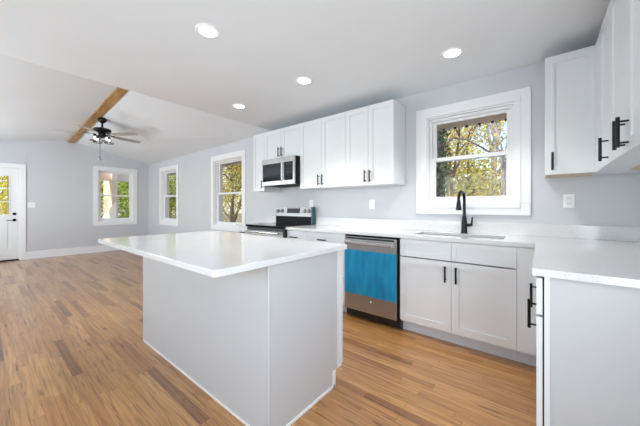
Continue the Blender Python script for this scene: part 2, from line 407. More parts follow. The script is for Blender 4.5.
# ------------------------------------------------------------------ windows
def window(n, tf, a0, a1, z0, z1, mid, cw=0.10, ctop=0.11, cbot=0.10, step=False, label=None):
    """opening a0..a1, z0..z1, casing outside it"""
    m = MB(tf); t = 0.02
    m.box(a0 - cw, a1 + cw, -t, 0, z1, z1 + ctop, c=.003).box(a0 - cw, a1 + cw, -t, 0, z0 - cbot, z0, c=.003)
    m.box(a0 - cw, a0, -t, 0, z0, z1).box(a1, a1 + cw, -t, 0, z0, z1)
    # jamb liners
    m.box(a0, a0 + .012, -.0, T, z0 + .014, z1 - .012).box(a1 - .012, a1, -.0, T, z0 + .014, z1 - .012)
    m.box(a0, a1, -.0, T, z1 - .012, z1).box(a0, a1, -.0, T, z0, z0 + .014)
    if step:
        m.box(a0 - .045, a1 + .045, -.028, -t, z1 + .0, z1 + .045, c=.003).box(a0 - .045, a1 + .045, -.028, -t, z0 - .045, z0, c=.003)
        m.box(a0 - .045, a0, -.028, -t, z0, z1).box(a1, a1 + .045, -.028, -t, z0, z1)
    root = struct(m.build('window_%d' % n, 'trim_paint'))
    fr = MB(tf); w = 0.022
    fr.box(a0 + .012, a0 + .012 + w, .05, .13, z0 + .034, z1 - .012 - w).box(a1 - .012 - w, a1 - .012, .05, .13, z0 + .034, z1 - .012 - w)
    fr.box(a0 + .012, a1 - .012, .05, .13, z1 - .012 - w, z1 - .012).box(a0 + .012, a1 - .012, .05, .13, z0 + .014, z0 + .014 + .02)
    fr.build('window_frame', 'vinyl', root)
    i0, i1 = a0 + .012 + w, a1 - .012 - w; b0, b1 = z0 + .034, z1 - .012 - w
    def sash(nm, d0, d1, zz0, zz1, sb, st, sw=0.035):
        sm_ = MB(tf).box(i0, i0 + sw, d0, d1, zz0, zz1).box(i1 - sw, i1, d0, d1, zz0, zz1)
        sm_.box(i0 + sw, i1 - sw, d0, d1, zz1 - st, zz1).box(i0 + sw, i1 - sw, d0, d1, zz0, zz0 + sb)
        s_ = sm_.build(nm, 'vinyl', root)
        dm = (d0 + d1) / 2
        MB(tf).box(i0 + sw - .004, i1 - sw + .004, dm - .003, dm + .003, zz0 + sb - .004, zz1 - st + .004).build('glass_pane', 'window_glass', s_)
        return s_
    sash('upper_sash', .092, .12, mid - .018, b1, .035, .024)
    lo = sash('lower_sash', .058, .086, b0, mid + .022, .042, .036)
    am = (a0 + a1) / 2
    MB(tf).box(am - .03, am + .03, .050, .060, mid + .006, mid + .018).build('sash_lock', 'vinyl', lo)
    ex = MB(tf)                                        # outside brickmould
    ex.box(a0 - .05, a0 + .02, T, T + .03, z0 + .01, z1 - .01).box(a1 - .02, a1 + .05, T, T + .03, z0 + .01, z1 - .01)
    ex.box(a0 - .05, a1 + .05, T, T + .03, z1 - .01, z1 + .05).box(a0 - .05, a1 + .05, T, T + .05, z0 - .05, z0 + .01)
    ex.build('exterior_casing', 'soffit_tan', root)
    return root
window(1, TWE, 1.92, 2.70, 0.79, 2.13, 1.474, .10, .105, .105)
window(2, TN, -8.03, -7.10, 0.79, 2.13, 1.455, .10, .105, .10)
window(3, TN, -5.36, -4.365, 0.79, 2.13, 1.445, .10, .105, .09)
window(4, TN, -0.975, -0.190, 1.205, 2.14, 1.685, .118, .105, .11, step=True)
window(8, TEA, -1.0, 0.8, 0.75, 2.1, 1.42)  # unseen window, added for the east fill light
k = 5
for cx, w, p in ADDED_SOUTH_WIN:
    window(k, TS, cx - w / 2, cx + w / 2, 0.75, 2.1, 1.42); k += 1  # unseen windows, added for the south fill lights

# ------------------------------------------------------------------ entry door (west wall)
dc = MB(TWE)
dc.box(.538, .634, -.02, 0, 0, 2.03).box(-.504, -.408, -.02, 0, 0, 2.03).box(-.504, .634, -.02, 0, 2.03, 2.115)
dc.box(.525, .54, -.005, T, 0, 2.03).box(-.41, -.395, -.005, T, 0, 2.03).box(-.41, .54, -.005, T, 2.015, 2.035)
d1 = struct(dc.build('door_1', 'trim_paint'))
lf = MB(TWE); L0, L1 = -.392, .522; g0, g1, gz0, gz1 = -.275, .405, .99, 1.86
D0, D1 = .02, .062
lf.box(L0, g0, D0, D1, .03, 2.012).box(g1, L1, D0, D1, .03, 2.012).box(g0, g1, D0, D1, gz1, 2.012).box(g0, g1, D0, D1, .86, gz0)
lf.box(g0, g1, D0, D1, .03, .22).box(.04, .09, D0, D1, .22, .86)
for p0, p1 in ((g0, .04), (.09, g1)):
    lf.box(p0, p1, D0 + .012, D1 - .01, .22, .86).box(p0 + .04, p1 - .04, D0 + .004, D1 - .02, .27, .81, c=.004)
leaf = lf.build('door_leaf', 'door_paint', d1)
mu = MB(TWE)
mu.box(g0 - .0, g0 + .022, .012, D0 + .01, gz0 + .022, gz1 - .022).box(g1 - .022, g1, .012, D0 + .01, gz0 + .022, gz1 - .022).box(g0, g1, .012, D0 + .01, gz0, gz0 + .022).box(g0, g1, .012, D0 + .01, gz1 - .022, gz1)
for zz in (1.285, 1.575): mu.box(g0, g1, .014, D1 - .01, zz - .011, zz + .011)
for aa in (-.05, .18): mu.box(aa - .011, aa + .011, .0155, D1 - .012, gz0, gz1)
mu.build('muntin_grid', 'door_paint', leaf)
MB(TWE).box(g0, g1, .038, .044, gz0, gz1).build('glass_pane', 'window_glass', leaf)
MB(TWE).lathe((.465, .005, 1.02), [(0, -.012), (.024, -.010), (.030, 0), (.030, .016)], 20, 'y').build('deadbolt', 'black_metal', leaf)
hd_ = MB(TWE).lathe((.465, .0, .885), [(0, -.006), (.028, -.004), (.030, .02)], 20, 'y')
hd_.cyl((.465, 0, .885), (.465, -.05, .885), .009, 12).tube([(.465, -.05, .885), (.40, -.052, .887), (.345, -.048, .884)], [.010, .009, .007], 10)
hd_.build('lever_handle', 'black_metal', leaf)
MB(TWE).box(-.40, .53, -.01, .12, 0, .028).build('threshold', 'black_metal', d1)

# ------------------------------------------------------------------ ceiling beam and fan
A0, A1 = Vector((XW, 1.39, 2.74)), Vector((-3.50, 1.285, 2.942))
bm_ = MB(); hw = .062
vs_ = []
for P_ in (A0, A1):
    for dy, dz in ((-hw, 0), (hw, 0), (hw, .16), (-hw, .16)): vs_.append((P_.x, P_.y + dy, P_.z + dz))
bm_.add(vs_, [(0, 3, 2, 1), (4, 5, 6, 7), (0, 1, 5, 4), (1, 2, 6, 5), (2, 3, 7, 6), (3, 0, 4, 7)])
tag(bm_.build('ceiling_beam', 'beam_wood', org=(XW, 1.39, 2.74)), 'stained brown timber ridge beam running along the vaulted ceiling above the fan', 'beam')

FX, FY = -6.44, 1.44
fan = thing('ceiling_fan', 'five-blade ceiling fan with black motor and glass light kit under the timber beam', 'ceiling fan', (FX, FY, 2.86))
MB().lathe((FX, FY, 2.755), [(0, 0), (.03, .0), (.058, .02), (.068, .05), (.068, .115), (0, .115)], 28).build('canopy', 'black_metal', fan)
MB().cyl((FX, FY, 2.655), (FX, FY, 2.76), .016).build('downrod', 'black_metal', fan)
MB().lathe((FX, FY, 2.57), [(0, 0), (.09, 0), (.135, .02), (.146, .045), (.135, .068), (.06, .085), (.03, .10), (0, .10)], 36).build('motor_housing', 'black_metal', fan)
for i in range(5):
    a = math.radians(32 + 72 * i); ca, sa = math.cos(a), math.sin(a)
    def tf(r, t, z, ca=ca, sa=sa): return (FX + r * ca - t * sa, FY + r * sa + t * ca, z - t * .18)
    b_ = MB(tf); n = 10; top, bot = [], []
    prof = [(.20, .040), (.26, .052), (.36, .060), (.5, .066), (.62, .068), (.68, .055), (.70, .03)]
    outl = [(r, w) for r, w in prof] + [(r, -w) for r, w in reversed(prof)]
    k = len(outl)
    b_.add([(r, w, 2.535) for r, w in outl] + [(r, w, 2.529) for r, w in outl],
           [list(range(k)), list(range(k, 2 * k))[::-1]] + [(j, (j + 1) % k, k + (j + 1) % k, k + j) for j in range(k)])
    bl = b_.build('blade', 'blade_wood', fan)
    MB(tf).box(.10, .27, -.018, .018, 2.536, 2.545).box(.24, .28, -.04, .04, 2.536, 2.541).build('blade_bracket', 'black_metal', bl)
lk = MB().lathe((FX, FY, 2.47), [(0, 0), (.03, 0), (.055, .03), (.06, .08), (.05, .10)], 24)
lk.build('light_fitter', 'black_metal', fan)
for i in range(4):
    a = math.radians(20 + 90 * i); dx, dy = math.cos(a), math.sin(a)
    c = Vector((FX + .125 * dx, FY + .125 * dy, 2.458))
    MB().cyl((FX + .04 * dx, FY + .04 * dy, 2.50), (c.x, c.y, 2.50), .008, 10).cyl((c.x, c.y, 2.475), (c.x, c.y, 2.515), .022, 14).build('lamp_arm', 'black_metal', fan)
    sh = MB().lathe(c, [(.024, .03), (.050, .012), (.066, -.02), (.072, -.06), (.070, -.065)], 20).build('glass_shade', 'window_glass', fan)
    MB().lathe(c, [(.0, -.055), (.012, -.048), (.018, -.03), (.015, -.004), (.010, .02)], 14).build('bulb', 'bulb_glow', sh)
    MB().lathe(c, [(.0725, -.056), (.0760, -.062), (.0725, -.068), (.0690, -.062), (.0725, -.056)], 20).build('shade_rim', 'black_metal', sh)
for dx, zb in ((-.035, 2.12), (.03, 2.07)):
    MB().cyl((FX + dx, FY - .03, zb), (FX + dx, FY - .03, 2.475), .0018, 6).lathe((FX + dx, FY - .03, zb - .03), [(0, 0), (.007, .004), (.009, .015), (.004, .03), (0, .032)], 10).build('pull_chain', 'black_metal', fan)

# ------------------------------------------------------------------ recessed lights
proto = None
can_lab = ['recessed ceiling light nearest the camera, above the island', 'recessed ceiling light in front of the tall wall cabinets',
           'recessed ceiling light farthest left, nearest the vaulted ceiling', 'recessed ceiling light above the sink window']
def copy_tree(o, parent=None):
    c = o.copy(); COL.objects.link(c); c.parent = parent
    for ch in list(o.children): copy_tree(ch, c)
    return c
for i, (x, y) in enumerate(((-1.87, 1.03), (-1.85, 2.04), (-2.95, 2.04), (-.57, 2.44))):
    if proto is None:
        r_ = thing('recessed_light', '', 'ceiling light', (x, y, 2.44), 'recessed ceiling lights')
        MB().lathe((x, y, 2.44), [(.062, -.004), (.066, -.008), (.082, -.006), (.086, 0)], 32).build('trim_ring', 'plate_plastic', r_)
        MB().lathe((x, y, 2.435), [(0, 0), (.062, 0), (.063, .004)], 32).build('lens', 'lamp_glow', r_)
        proto = r_
    else:
        r_ = copy_tree(proto); r_.location = (x, y, 2.44)
    r_['label'] = can_lab[i]
    ld = bpy.data.lights.new('can_lamp', 'SPOT'); ld.energy = 27; ld.spot_size = math.radians(104); ld.spot_blend = 0.55; ld.shadow_soft_size = 0.06; ld.color = (1.0, 0.97, 0.93)
    lo = bpy.data.objects.new('can_lamp', ld); COL.objects.link(lo); lo.parent = r_; lo.location = (0, 0, -0.03)

# ------------------------------------------------------------------ cabinet helpers
# local frame for fronts: a = along the face, d = outwards from the face (into the room), z
def shaker(tf, a0, a1, z0, z1, fr=.057, th=.02, name='door', parent=None, mat='cabinet_paint'):
    g = .0015; a0 += g; a1 -= g; z0 += g; z1 -= g
    m = MB(tf)
    m.box(a0, a0 + fr, 0, th, z0, z1).box(a1 - fr, a1, 0, th, z0, z1)
    m.box(a0 + fr, a1 - fr, 0, th, z1 - fr, z1).box(a0 + fr, a1 - fr, 0, th, z0, z0 + fr)
    m.box(a0 + fr, a1 - fr, 0, th - .009, z0 + fr, z1 - fr)
    return m.build(name, mat, parent)
def handle(tf, a, z, parent, ln=.135, horiz=False, th=.02):
    m = MB(tf); h = ln / 2; o = .034 + th; pp = h - .02
    if horiz:
        m.cyl((a - h, o, z), (a + h, o, z), .0075, 12)
        for s_ in (-pp, pp): m.cyl((a + s_, th, z), (a + s_, o, z), .0045, 8)
    else:
        m.cyl((a, o, z - h), (a, o, z + h), .0075, 12)
        for s_ in (-pp, pp): m.cyl((a, th, z + s_), (a, o, z + s_), .0045, 8)
    return m.build('handle', 'black_metal', parent)
def door_on(tf, root, a0, a1, z0, z1, ha, hz, ln=.135, fr=.057):
    d = shaker(tf, a0, a1, z0, z1, fr=fr, parent=root)
    if ha is not None: handle(tf, ha, hz, d, ln)
    return d
def drawer_on(tf, root, a0, a1, z0, z1, pull=True):
    d = shaker(tf, a0, a1, z0, z1, fr=.038, name='drawer', parent=root)
    if pull: handle(tf, (a0 + a1) / 2, (z0 + z1) / 2, d, .12, True)
    return d
# upper cabinets on the north wall, box front at y=2.78, door front 2.76
UY = 2.78; TU = lambda a, d, z: (a, UY - d, z)
ZB, ZT = 1.42, 2.32
def upper(x0, x1, z0, z1, label, nd, group='wall cabinets'):
    r_ = thing('wall_cabinet', label, 'cabinet', ((x0 + x1) / 2, YW, z0), group)
    MB().box(x0 + .001, x1 - .001, UY, YW - .001, z0 + .004, z1).build('body', 'cabinet_paint', r_)
    MB().box(x0 + .012, x1 - .012, UY + .01, YW - .01, z0, z0 + .004).build('underside', 'raw_plywood' if nd == -1 else 'cabinet_paint', r_)
    hz = z0 + .10
    if nd == 1:
        door_on(TU, r_, x0, x1, z0, z1, x1 - .032, hz, .12, fr=.05)
    elif nd == -1:
        door_on(TU, r_, x0, x1, z0, z1, x0 + .045, hz)
    else:
        xm = (x0 + x1) / 2
        door_on(TU, r_, x0, xm, z0, z1, xm - .032, hz); door_on(TU, r_, xm, x1, z0, z1, xm + .032, hz)
    return r_
upper(-3.612, -3.335, ZB, ZT, 'narrow white wall cabinet at the far left, beside the microwave', 1)
upper(-3.335, -2.583, 1.875, ZT, 'short two-door white wall cabinet directly above the microwave', 2)
upper(-2.583, -1.832, ZB, ZT, 'tall two-door white wall cabinet right beside the microwave', 2)
upper(-1.832, -1.222, ZB, ZT, 'tall two-door white wall cabinet nearest the left side of the sink window', 2)
upper(.022, .32, ZB, ZT + .01, 'single-door white wall cabinet between sink window and corner', -1)
# right run uppers: box front x=.32, doors front .30
UX = .32; TR = lambda a, d, z: (UX - d, a, z)
r_ = thing('wall_cabinet', 'white corner wall cabinet with one door on the right wall', 'cabinet', (XR, 2.6, ZB), 'wall cabinets')
MB().box(UX + .001, XR - .001, 2.221, YW - .001, ZB + .004, ZT + .01).build('body', 'cabinet_paint', r_)
MB().box(UX + .14, UX + .24, 2.23, 2.75, ZB, ZB + .004).build('underside', 'raw_plywood', r_)
MB().box(.302, UX, 2.547, 2.758, ZB, ZT + .01).build('filler', 'cabinet_paint', r_)
door_on(TR, r_, 2.22, 2.545, ZB, ZT + .01, 2.262, 1.505)
r_ = thing('wall_cabinet', 'two-door white wall cabinet nearest the camera at the right edge', 'cabinet', (XR, 1.82, ZB), 'wall cabinets')
MB().box(UX + .001, XR - .001, 1.43, 2.219, ZB + .004, ZT + .01).build('body', 'cabinet_paint', r_)
MB().box(UX + .14, UX + .24, 1.44, 2.21, ZB, ZB + .004).build('underside', 'raw_plywood', r_)
door_on(TR, r_, 1.825, 2.22, ZB, ZT + .01, 1.862, 1.505)
door_on(TR, r_, 1.43, 1.825, ZB, ZT + .01, 1.790, 1.505)

# base cabinets on north wall: box front y=2.50, doors front 2.48
BY = 2.50; TB = lambda a, d, z: (a, BY - d, z)
def base(x0, x1, label, nd, pulls=True, hollow=False, ndraw=1):
    r_ = thing('base_cabinet', label, 'cabinet', ((x0 + x1) / 2, BY, 0), 'base cabinets')
    if hollow:
        MB().box(x0, x0 + .018, BY, YW - .02, .10, .883).box(x1 - .018, x1, BY, YW - .02, .10, .883).box(x0 + .018, x1 - .018, BY, YW - .02, .10, .118)\
            .box(x0 + .018, x1 - .018, BY, BY + .018, .84, .883).box(x0 + .018, x1 - .018, YW - .03, YW - .02, .118, .883).build('body', 'cabinet_paint', r_)
    else:
        MB().box(x0, x1, BY, YW - .001, .10, .883).build('body', 'cabinet_paint', r_)
    MB().box(x0, x1, BY + .056, BY + .07, 0, .10).build('toe_kick', 'toe_paint', r_)
    w = (x1 - x0) / ndraw
    for i in range(ndraw): drawer_on(TB, r_, x0 + i * w, x0 + (i + 1) * w, .715, .872, pulls)
    if nd == 1: door_on(TB, r_, x0, x1, .115, .708, x1 - .035, .61)
    else:
        xm = (x0 + x1) / 2
        door_on(TB, r_, x0, xm, .115, .708, xm - .042, .605); door_on(TB, r_, xm, x1, .115, .708, xm + .042, .605)
    return r_
base(-3.612, -3.345, 'narrow white base cabinet to the left of the range', 1)
base(-2.548, -2.270, 'narrow white base cabinet to the right of the range', 1)
base(-2.268, -1.650, 'wide white base cabinet between narrow cabinet and dishwasher', 2)
base(-1.035, -.140, 'white sink base cabinet with two doors and false drawer fronts', 2, pulls=False, hollow=True, ndraw=2)
r_ = thing('base_cabinet', 'white blind corner base cabinet right of the sink cabinet', 'cabinet', (.2, BY, 0), 'base cabinets')
MB().box(-.139, XR - .001, BY, YW - .001, .10, .883).build('body', 'cabinet_paint', r_)
MB().box(-.139, .06, BY + .056, BY + .07, 0, .10).build('toe_kick', 'toe_paint', r_)
MB().box(-.1395, .0, 2.481, BY, .115, .872).build('filler', 'cabinet_paint', r_)
# right run base
r_ = thing('base_cabinet', 'white base cabinet run along the right wall with plain grey-white end panel', 'cabinet', (.3, 2.0, 0), 'base cabinets')
MB().box(.006, XR - .001, 1.497, 2.479, .10, .883).build('body', 'cabinet_paint', r_)
MB().box(.062, .076, 1.50, 2.53, 0, .10).build('toe_kick', 'toe_paint', r_)
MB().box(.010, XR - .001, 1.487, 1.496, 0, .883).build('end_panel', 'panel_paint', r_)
MB().box(.010, .028, 1.479, 1.487, 0, .883).build('end_stile', 'cabinet_paint', r_)
MB().box(.0045, .010, 1.4885, 1.497, .10, .883).build('reveal_gap', 'dark_gap', r_)
TRB = lambda a, d, z: (.004 - d, a, z)
for a0, a1, ha in ((1.486, 1.872, 1.832), (1.874, 2.26, 2.215)):
    drawer_on(TRB, r_, a0, a1, .715, .872, False)
    door_on(TRB, r_, a0, a1, .115, .708, ha, .607, .15)
MB().box(-.014, .004, 2.262, 2.479, .115, .872).build('filler', 'cabinet_paint', r_)

# ------------------------------------------------------------------ countertops
ZC0, ZC1 = .884, .914
sx0, sx1, sy0, sy1 = -.95, -.235, 2.60, 2.90
ct = thing('countertop', 'white speckled quartz L-shaped countertop around the sink and right corner', 'countertop', (-.9, 2.8, ZC0))
def slab(poly_cells, c=0): pass
def prism(poly, z0, z1, bev=.003):
    bm = bmesh.new(); vv = [bm.verts.new((x, y, z0)) for x, y in poly]; f = bm.faces.new(vv)
    r = bmesh.ops.extrude_face_region(bm, geom=[f]); 
    for e in r['geom']:
        if isinstance(e, bmesh.types.BMVert): e.co.z = z1
    bmesh.ops.recalc_face_normals(bm, faces=bm.faces)
    if bev: bmesh.ops.bevel(bm, geom=bm.edges[:], offset=bev, segments=2, profile=.5, affect='EDGES')
    bm.verts.index_update(); m = MB(); m.add([v.co[:] for v in bm.verts], [[v.index for v in f.verts] for f in bm.faces]); bm.free(); return m
# outline slit into the sink hole so one face ring holds the cut-out
cm = MB()
FYc = 2.455
cm.box(-2.548, sx0, FYc, YW - .001, ZC0, ZC1).box(sx0, sx1, FYc, sy0, ZC0, ZC1).box(sx0, sx1, sy1, YW - .001, ZC0, ZC1)
cm.box(sx1, XR - .001, FYc, YW - .001, ZC0, ZC1).box(-.03, XR - .001, 1.46, FYc, ZC0, ZC1)
cm.build('slab', 'quartz', ct)
MB().box(-2.548, XR - .02, YW - .021, YW - .001, ZC1, 1.022, c=.002).box(XR - .021, XR - .001, 1.46, YW - .021, ZC1, 1.022, c=.002).build('backsplash', 'quartz', ct)
cl = thing('countertop', 'small piece of white countertop left of the range', 'countertop', (-3.48, 2.8, ZC0))
MB().box(-3.64, -3.345, FYc, YW - .001, ZC0, ZC1, c=.002).build('slab', 'quartz', cl)
MB().box(-3.64, -3.345, YW - .021, YW - .001, ZC1, 1.022, c=.002).build('backsplash', 'quartz', cl)
# sink
sk = thing('sink', 'undermount stainless steel kitchen sink below the window', 'sink', (-.59, 2.75, .70))
b0, b1, c0, c1 = sx0 - .006, sx1 + .006, sy0 - .006, sy1 + .006
MB().box(b0, b1, c0, c1, .69, .70).box(b0, b0 + .008, c0, c1, .70, .883).box(b1 - .008, b1, c0, c1, .70, .883).box(b0, b1, c0, c0 + .008, .70, .883).box(b0, b1, c1 - .008, c1, .70, .883).build('basin', 'stainless', sk)
MB().lathe((-.59, 2.78, .701), [(0, .0), (.02, .001), (.042, .003), (.045, 0)], 24).build('drain', 'chrome', sk)
# faucet
fx, fy = -.59, 2.995
fa = thing('faucet', 'matte black gooseneck kitchen faucet standing behind the sink', 'faucet', (fx, fy, ZC1))
MB().lathe((fx, fy, ZC1), [(0, 0), (.031, 0), (.031, .006), (.027, .02), (.025, .11), (.019, .16), (.016, .17), (0, .17)], 24).build('body', 'black_metal', fa)
pts = [(fx, fy, 1.07), (fx, fy, 1.22)]
for i in range(0, 11):
    t = PI * i / 10; pts.append((fx - .010 * (1 - math.cos(t)), fy - .072 * (1 - math.cos(t)), 1.245 + .075 * math.sin(t)))
MB().tube(pts, .0135, 16).build('spout', 'black_metal', fa)
hx, hy_ = pts[-1][0], pts[-1][1]
MB().lathe((hx, hy_, 1.14), [(0, 0), (.024, 0), (.025, .006), (.019, .06), (.0145, .10), (0, .108)], 20).build('spray_head', 'black_metal', fa)
MB().cyl((fx, fy, .995), (fx + .06, fy, .995), .016, 16).tube([(fx + .062, fy, .985), (fx + .066, fy, 1.03), (fx + .070, fy, 1.075)], [.010, .009, .007], 10).build('lever', 'black_metal', fa)

# ------------------------------------------------------------------ dishwasher
dw = thing('dishwasher', 'stainless dishwasher with blue protective film left of the sink cabinet', 'dishwasher', (-1.34, 2.5, 0))
MB().box(-1.645, -1.038, 2.50, YW - .03, .02, .880).build('tub_housing', 'black_plastic', dw)
MB().box(-1.646, -1.036, 2.478, 2.50, .10, .882).build('surround', 'black_matte', dw)
dd = MB().box(-1.640, -1.058, 2.452, 2.478, .10, .862, c=.004).build('door', 'stainless', dw)
MB().box(-1.640, -1.060, 2.4495, 2.452, .268, .724).build('protective_film', 'blue_film', dd)['label'] = 'blue protective plastic film on the door'
hb = MB().box(-1.615, -1.085, 2.405, 2.428, .785, .822, c=.008)
for xx in (-1.60, -1.10): hb.box(xx - .013, xx + .013, 2.42, 2.453, .788, .819, c=.003)
hb.build('handle', 'chrome', dd)
MB().box(-1.62, -1.08, 2.4512, 2.453, .838, .856).build('control_strip', 'black_plastic', dd)
MB().lathe((-1.33, 2.4515, .215), [(0, -.001), (.011, -.001), (.011, .002)], 16, 'y').build('badge', 'chrome', dd)
MB().box(-1.640, -1.042, 2.54, 2.555, .0, .10).build('toe_kick', 'black_plastic', dw)

# ------------------------------------------------------------------ range
RX0, RX1 = -3.338, -2.553
rg = thing('range', 'stainless and black electric range with back control panel below the microwave', 'stove', (-2.95, 2.75, 0))
MB().box(RX0, RX1, 2.47, 3.06, .05, .895).build('body', 'black_plastic', rg)
MB().box(RX0 - .0, RX1 + .0, 2.410, 3.0, .892, .922, c=.006).build('cooktop', 'black_glass', rg)
for (ex, ey, er) in ((-3.14, 2.60, .10), (-2.76, 2.60, .08), (-3.14, 2.84, .075), (-2.76, 2.84, .10)):
    MB().lathe((ex, ey, .9222), [(er - .004, 0), (er - .004, .0006), (er, .0006), (er, 0)], 32).build('burner_ring', 'dark_gap', rg)
od = MB().box(RX0 + .01, RX1 - .02, 2.435, 2.47, .30, .885, c=.004).build('oven_door', 'stainless', rg)
MB().box(RX0 + .10, RX1 - .11, 2.432, 2.436, .40, .72).build('oven_window', 'black_glass', od)
MB().tube([(RX0 + .05, 2.385, .83), (RX1 - .06, 2.385, .83)], .013, 14).box(RX0 + .06, RX0 + .085, 2.39, 2.437, .82, .84).box(RX1 - .095, RX1 - .07, 2.39, 2.437, .82, .84).build('oven_handle', 'chrome', od)
MB().box(RX0 + .01, RX1 - .02, 2.434, 2.437, .845, .884).build('top_band', 'black_plastic', od)
MB().box(RX0 + .01, RX1 - .02, 2.44, 2.47, .07, .285, c=.004).build('storage_drawer', 'stainless', rg)
MB().box(RX1 - .018, RX1, 2.428, 2.472, .05, .896).build('side_trim', 'black_plastic', rg)
for lx in (RX0 + .06, RX1 - .06):
    for ly in (2.54, 3.0): MB().cyl((lx, ly, 0), (lx, ly, .052), .02, 12).build('foot', 'black_plastic', rg)
# back guard: riser and tilted panel
BX0, BX1 = RX0 + .0, RX1 - .02
MB().box(BX0, BX1, 3.0, 3.062, .922, 1.04).build('riser', 'black_matte', rg)
def wedge(x0, x1): 
    v = []
    for x in (x0, x1): v += [(x, 2.985, 1.03), (x, 3.010, 1.172), (x, 3.062, 1.172), (x, 3.062, 1.03)]
    return MB().add(v, [(0, 1, 2, 3), (7, 6, 5, 4), (0, 4, 5, 1), (1, 5, 6, 2), (2, 6, 7, 3), (3, 7, 4, 0)])
cp = wedge(BX0, BX1).build('control_panel', 'stainless', rg)
def pan(u, z, off=0.0): return (u, 2.985 + (z - 1.03) * .176 - off, z)
v = [pan(-3.08, 1.078, .001), pan(-2.81, 1.078, .001), pan(-2.81, 1.150, .001), pan(-3.08, 1.150, .001)]
v2 = [(p[0], p[1] + .004, p[2]) for p in v]
MB().add(v + v2, [(0, 1, 2, 3), (7, 6, 5, 4), (0, 4, 5, 1), (1, 5, 6, 2), (2, 6, 7, 3), (3, 7, 4, 0)]).build('display', 'display', cp)
for kx in (-3.28, -3.19, -2.71, -2.625):
    p = pan(kx, 1.105)
    MB().lathe(p, [(.0, -.003), (.031, -.003), (.031, .002)], 24, 'y').build('knob_ring', 'black_plastic', cp)
    MB().lathe(p, [(0, -.028), (.019, -.027), (.022, -.006), (.026, -.002), (.026, .004)], 20, 'y').box(kx - .0025, kx + .0025, p[1] - .030, p[1] - .026, p[2] - .004, p[2] + .019).build('knob', 'stainless', cp)
MB().box(BX1, BX1 + .014, 2.985, 3.062, .923, 1.17).build('side_cap', 'teal_film', rg)['label'] = 'dark teal film on the panel end'

# ------------------------------------------------------------------ microwave
mw = thing('microwave', 'stainless over-the-range microwave with black glass window and side handle', 'microwave', (-2.93, 2.9, 1.49))
MX0, MX1, MF = -3.285, -2.587, 2.672
MB().box(MX0, MX1, MF + .03, YW - .002, 1.487, 1.872).build('body', 'black_matte', mw)
md = MB().box(MX0, -2.60 - .0, MF, MF + .03, 1.487, 1.872, c=.003).build('door', 'stainless', mw)
MB().box(MX0 + .022, -2.905 + .06, MF - .002, MF + .001, 1.545, 1.80).build('window', 'black_glass', md)
MB().box(-2.80, -2.635, MF - .002, MF + .001, 1.545, 1.80).build('control_panel', 'black_glass', md)
MB().box(-2.838, -2.806, MF - .035, MF - .018, 1.545, 1.80, c=.008).box(-2.832, -2.812, MF - .02, MF + .001, 1.56, 1.58).box(-2.832, -2.812, MF - .02, MF + .001, 1.765, 1.785).build('handle', 'chrome', md)
MB().box(-2.76, -2.67, MF - .0028, MF - .002, 1.755, 1.785).build('display', 'display', md)
for iz in range(5):
    for ix in range(3): MB().box(-2.755 + ix * .034, -2.755 + ix * .034 + .018, MF - .0026, MF - .002, 1.58 + iz * .032, 1.588 + iz * .032).build('key', 'dark_gap', md)
MB().box(MX0 + .1, MX1 - .1, MF + .05, 2.95, 1.480, 1.487).build('vent_grille', 'dark_gap', mw)

# ------------------------------------------------------------------ island
isl = thing('island_cabinet', 'white kitchen island cabinet with plain panels and corner trim', 'island', (-1.88, 1.2, 0))
IX0, IX1, IY0, IY1 = -2.711, -1.052, .897, 1.53
MB().box(IX0 + .006, IX1 - .006, IY0 + .006, IY1, .10, .883).box(IX0 + .006, IX1 - .006, IY0 + .006, IY1 - .075, 0, .10).build('body', 'cabinet_paint', isl)
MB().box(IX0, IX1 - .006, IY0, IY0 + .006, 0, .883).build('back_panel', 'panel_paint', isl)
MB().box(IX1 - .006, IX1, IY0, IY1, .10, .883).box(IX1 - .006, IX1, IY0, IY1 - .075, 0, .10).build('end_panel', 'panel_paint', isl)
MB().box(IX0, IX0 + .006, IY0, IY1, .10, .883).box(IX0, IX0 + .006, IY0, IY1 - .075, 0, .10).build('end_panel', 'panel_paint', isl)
MB().box(IX1 - .012, IX1 + .005, IY0 - .005, IY0 + .012, 0, .883, c=.004).build('corner_trim', 'panel_paint', isl)
MB().box(IX0 - .005, IX0 + .012, IY0 - .005, IY0 + .012, 0, .883, c=.004).build('corner_trim', 'panel_paint', isl)
MB().box(IX0 + .013, IX1 - .013, IY0 - .004, IY0, 0, .012).build('shoe_strip', 'trim_paint', isl)
MB().box(IX1, IX1 + .006, IY0 + .013, IY1 - .075, 0, .014).build('shoe_strip', 'trim_paint', isl)
MB().box(IX1 - .002, IX1 + .006, IY1 - .098, IY1 - .070, .0, .105, c=.002).build('toe_trim', 'trim_paint', isl)
MB().box(IX1, IX1 + .004, IY1 - .045, IY1, .105, .883).build('edge_trim', 'cabinet_paint', isl)
TI = lambda a, d, z: (a, IY1 + d, z)
w = (IX1 - IX0) / 4
for i in range(4):
    a0 = IX0 + i * w; a1 = a0 + w
    drawer_on(TI, isl, a0, a1, .715, .872, True)
    door_on(TI, isl, a0, a1, .115, .708, (a1 - .035) if i % 2 == 0 else (a0 + .035), .61)
it = thing('island_countertop', 'white glossy quartz slab on top of the island with seating overhang', 'countertop', (-1.9, 1.1, ZC0))
poly = []
rc = .022
def corner(cx, cy, a0):
    for i in range(6):
        t = math.radians(a0 + 90 * i / 5); poly.append((cx + rc * math.cos(t), cy + rc * math.sin(t)))
X0, X1, Y0, Y1 = -2.781, -1.028, .592, 1.582
corner(X0 + rc, Y0 + rc, 180); corner(X1 - rc, Y0 + rc, 270); corner(X1 - rc, Y1 - rc, 0); corner(X0 + rc, Y1 - rc, 90)
prism(poly, ZC0, ZC1, .002).build('slab', 'quartz', it)

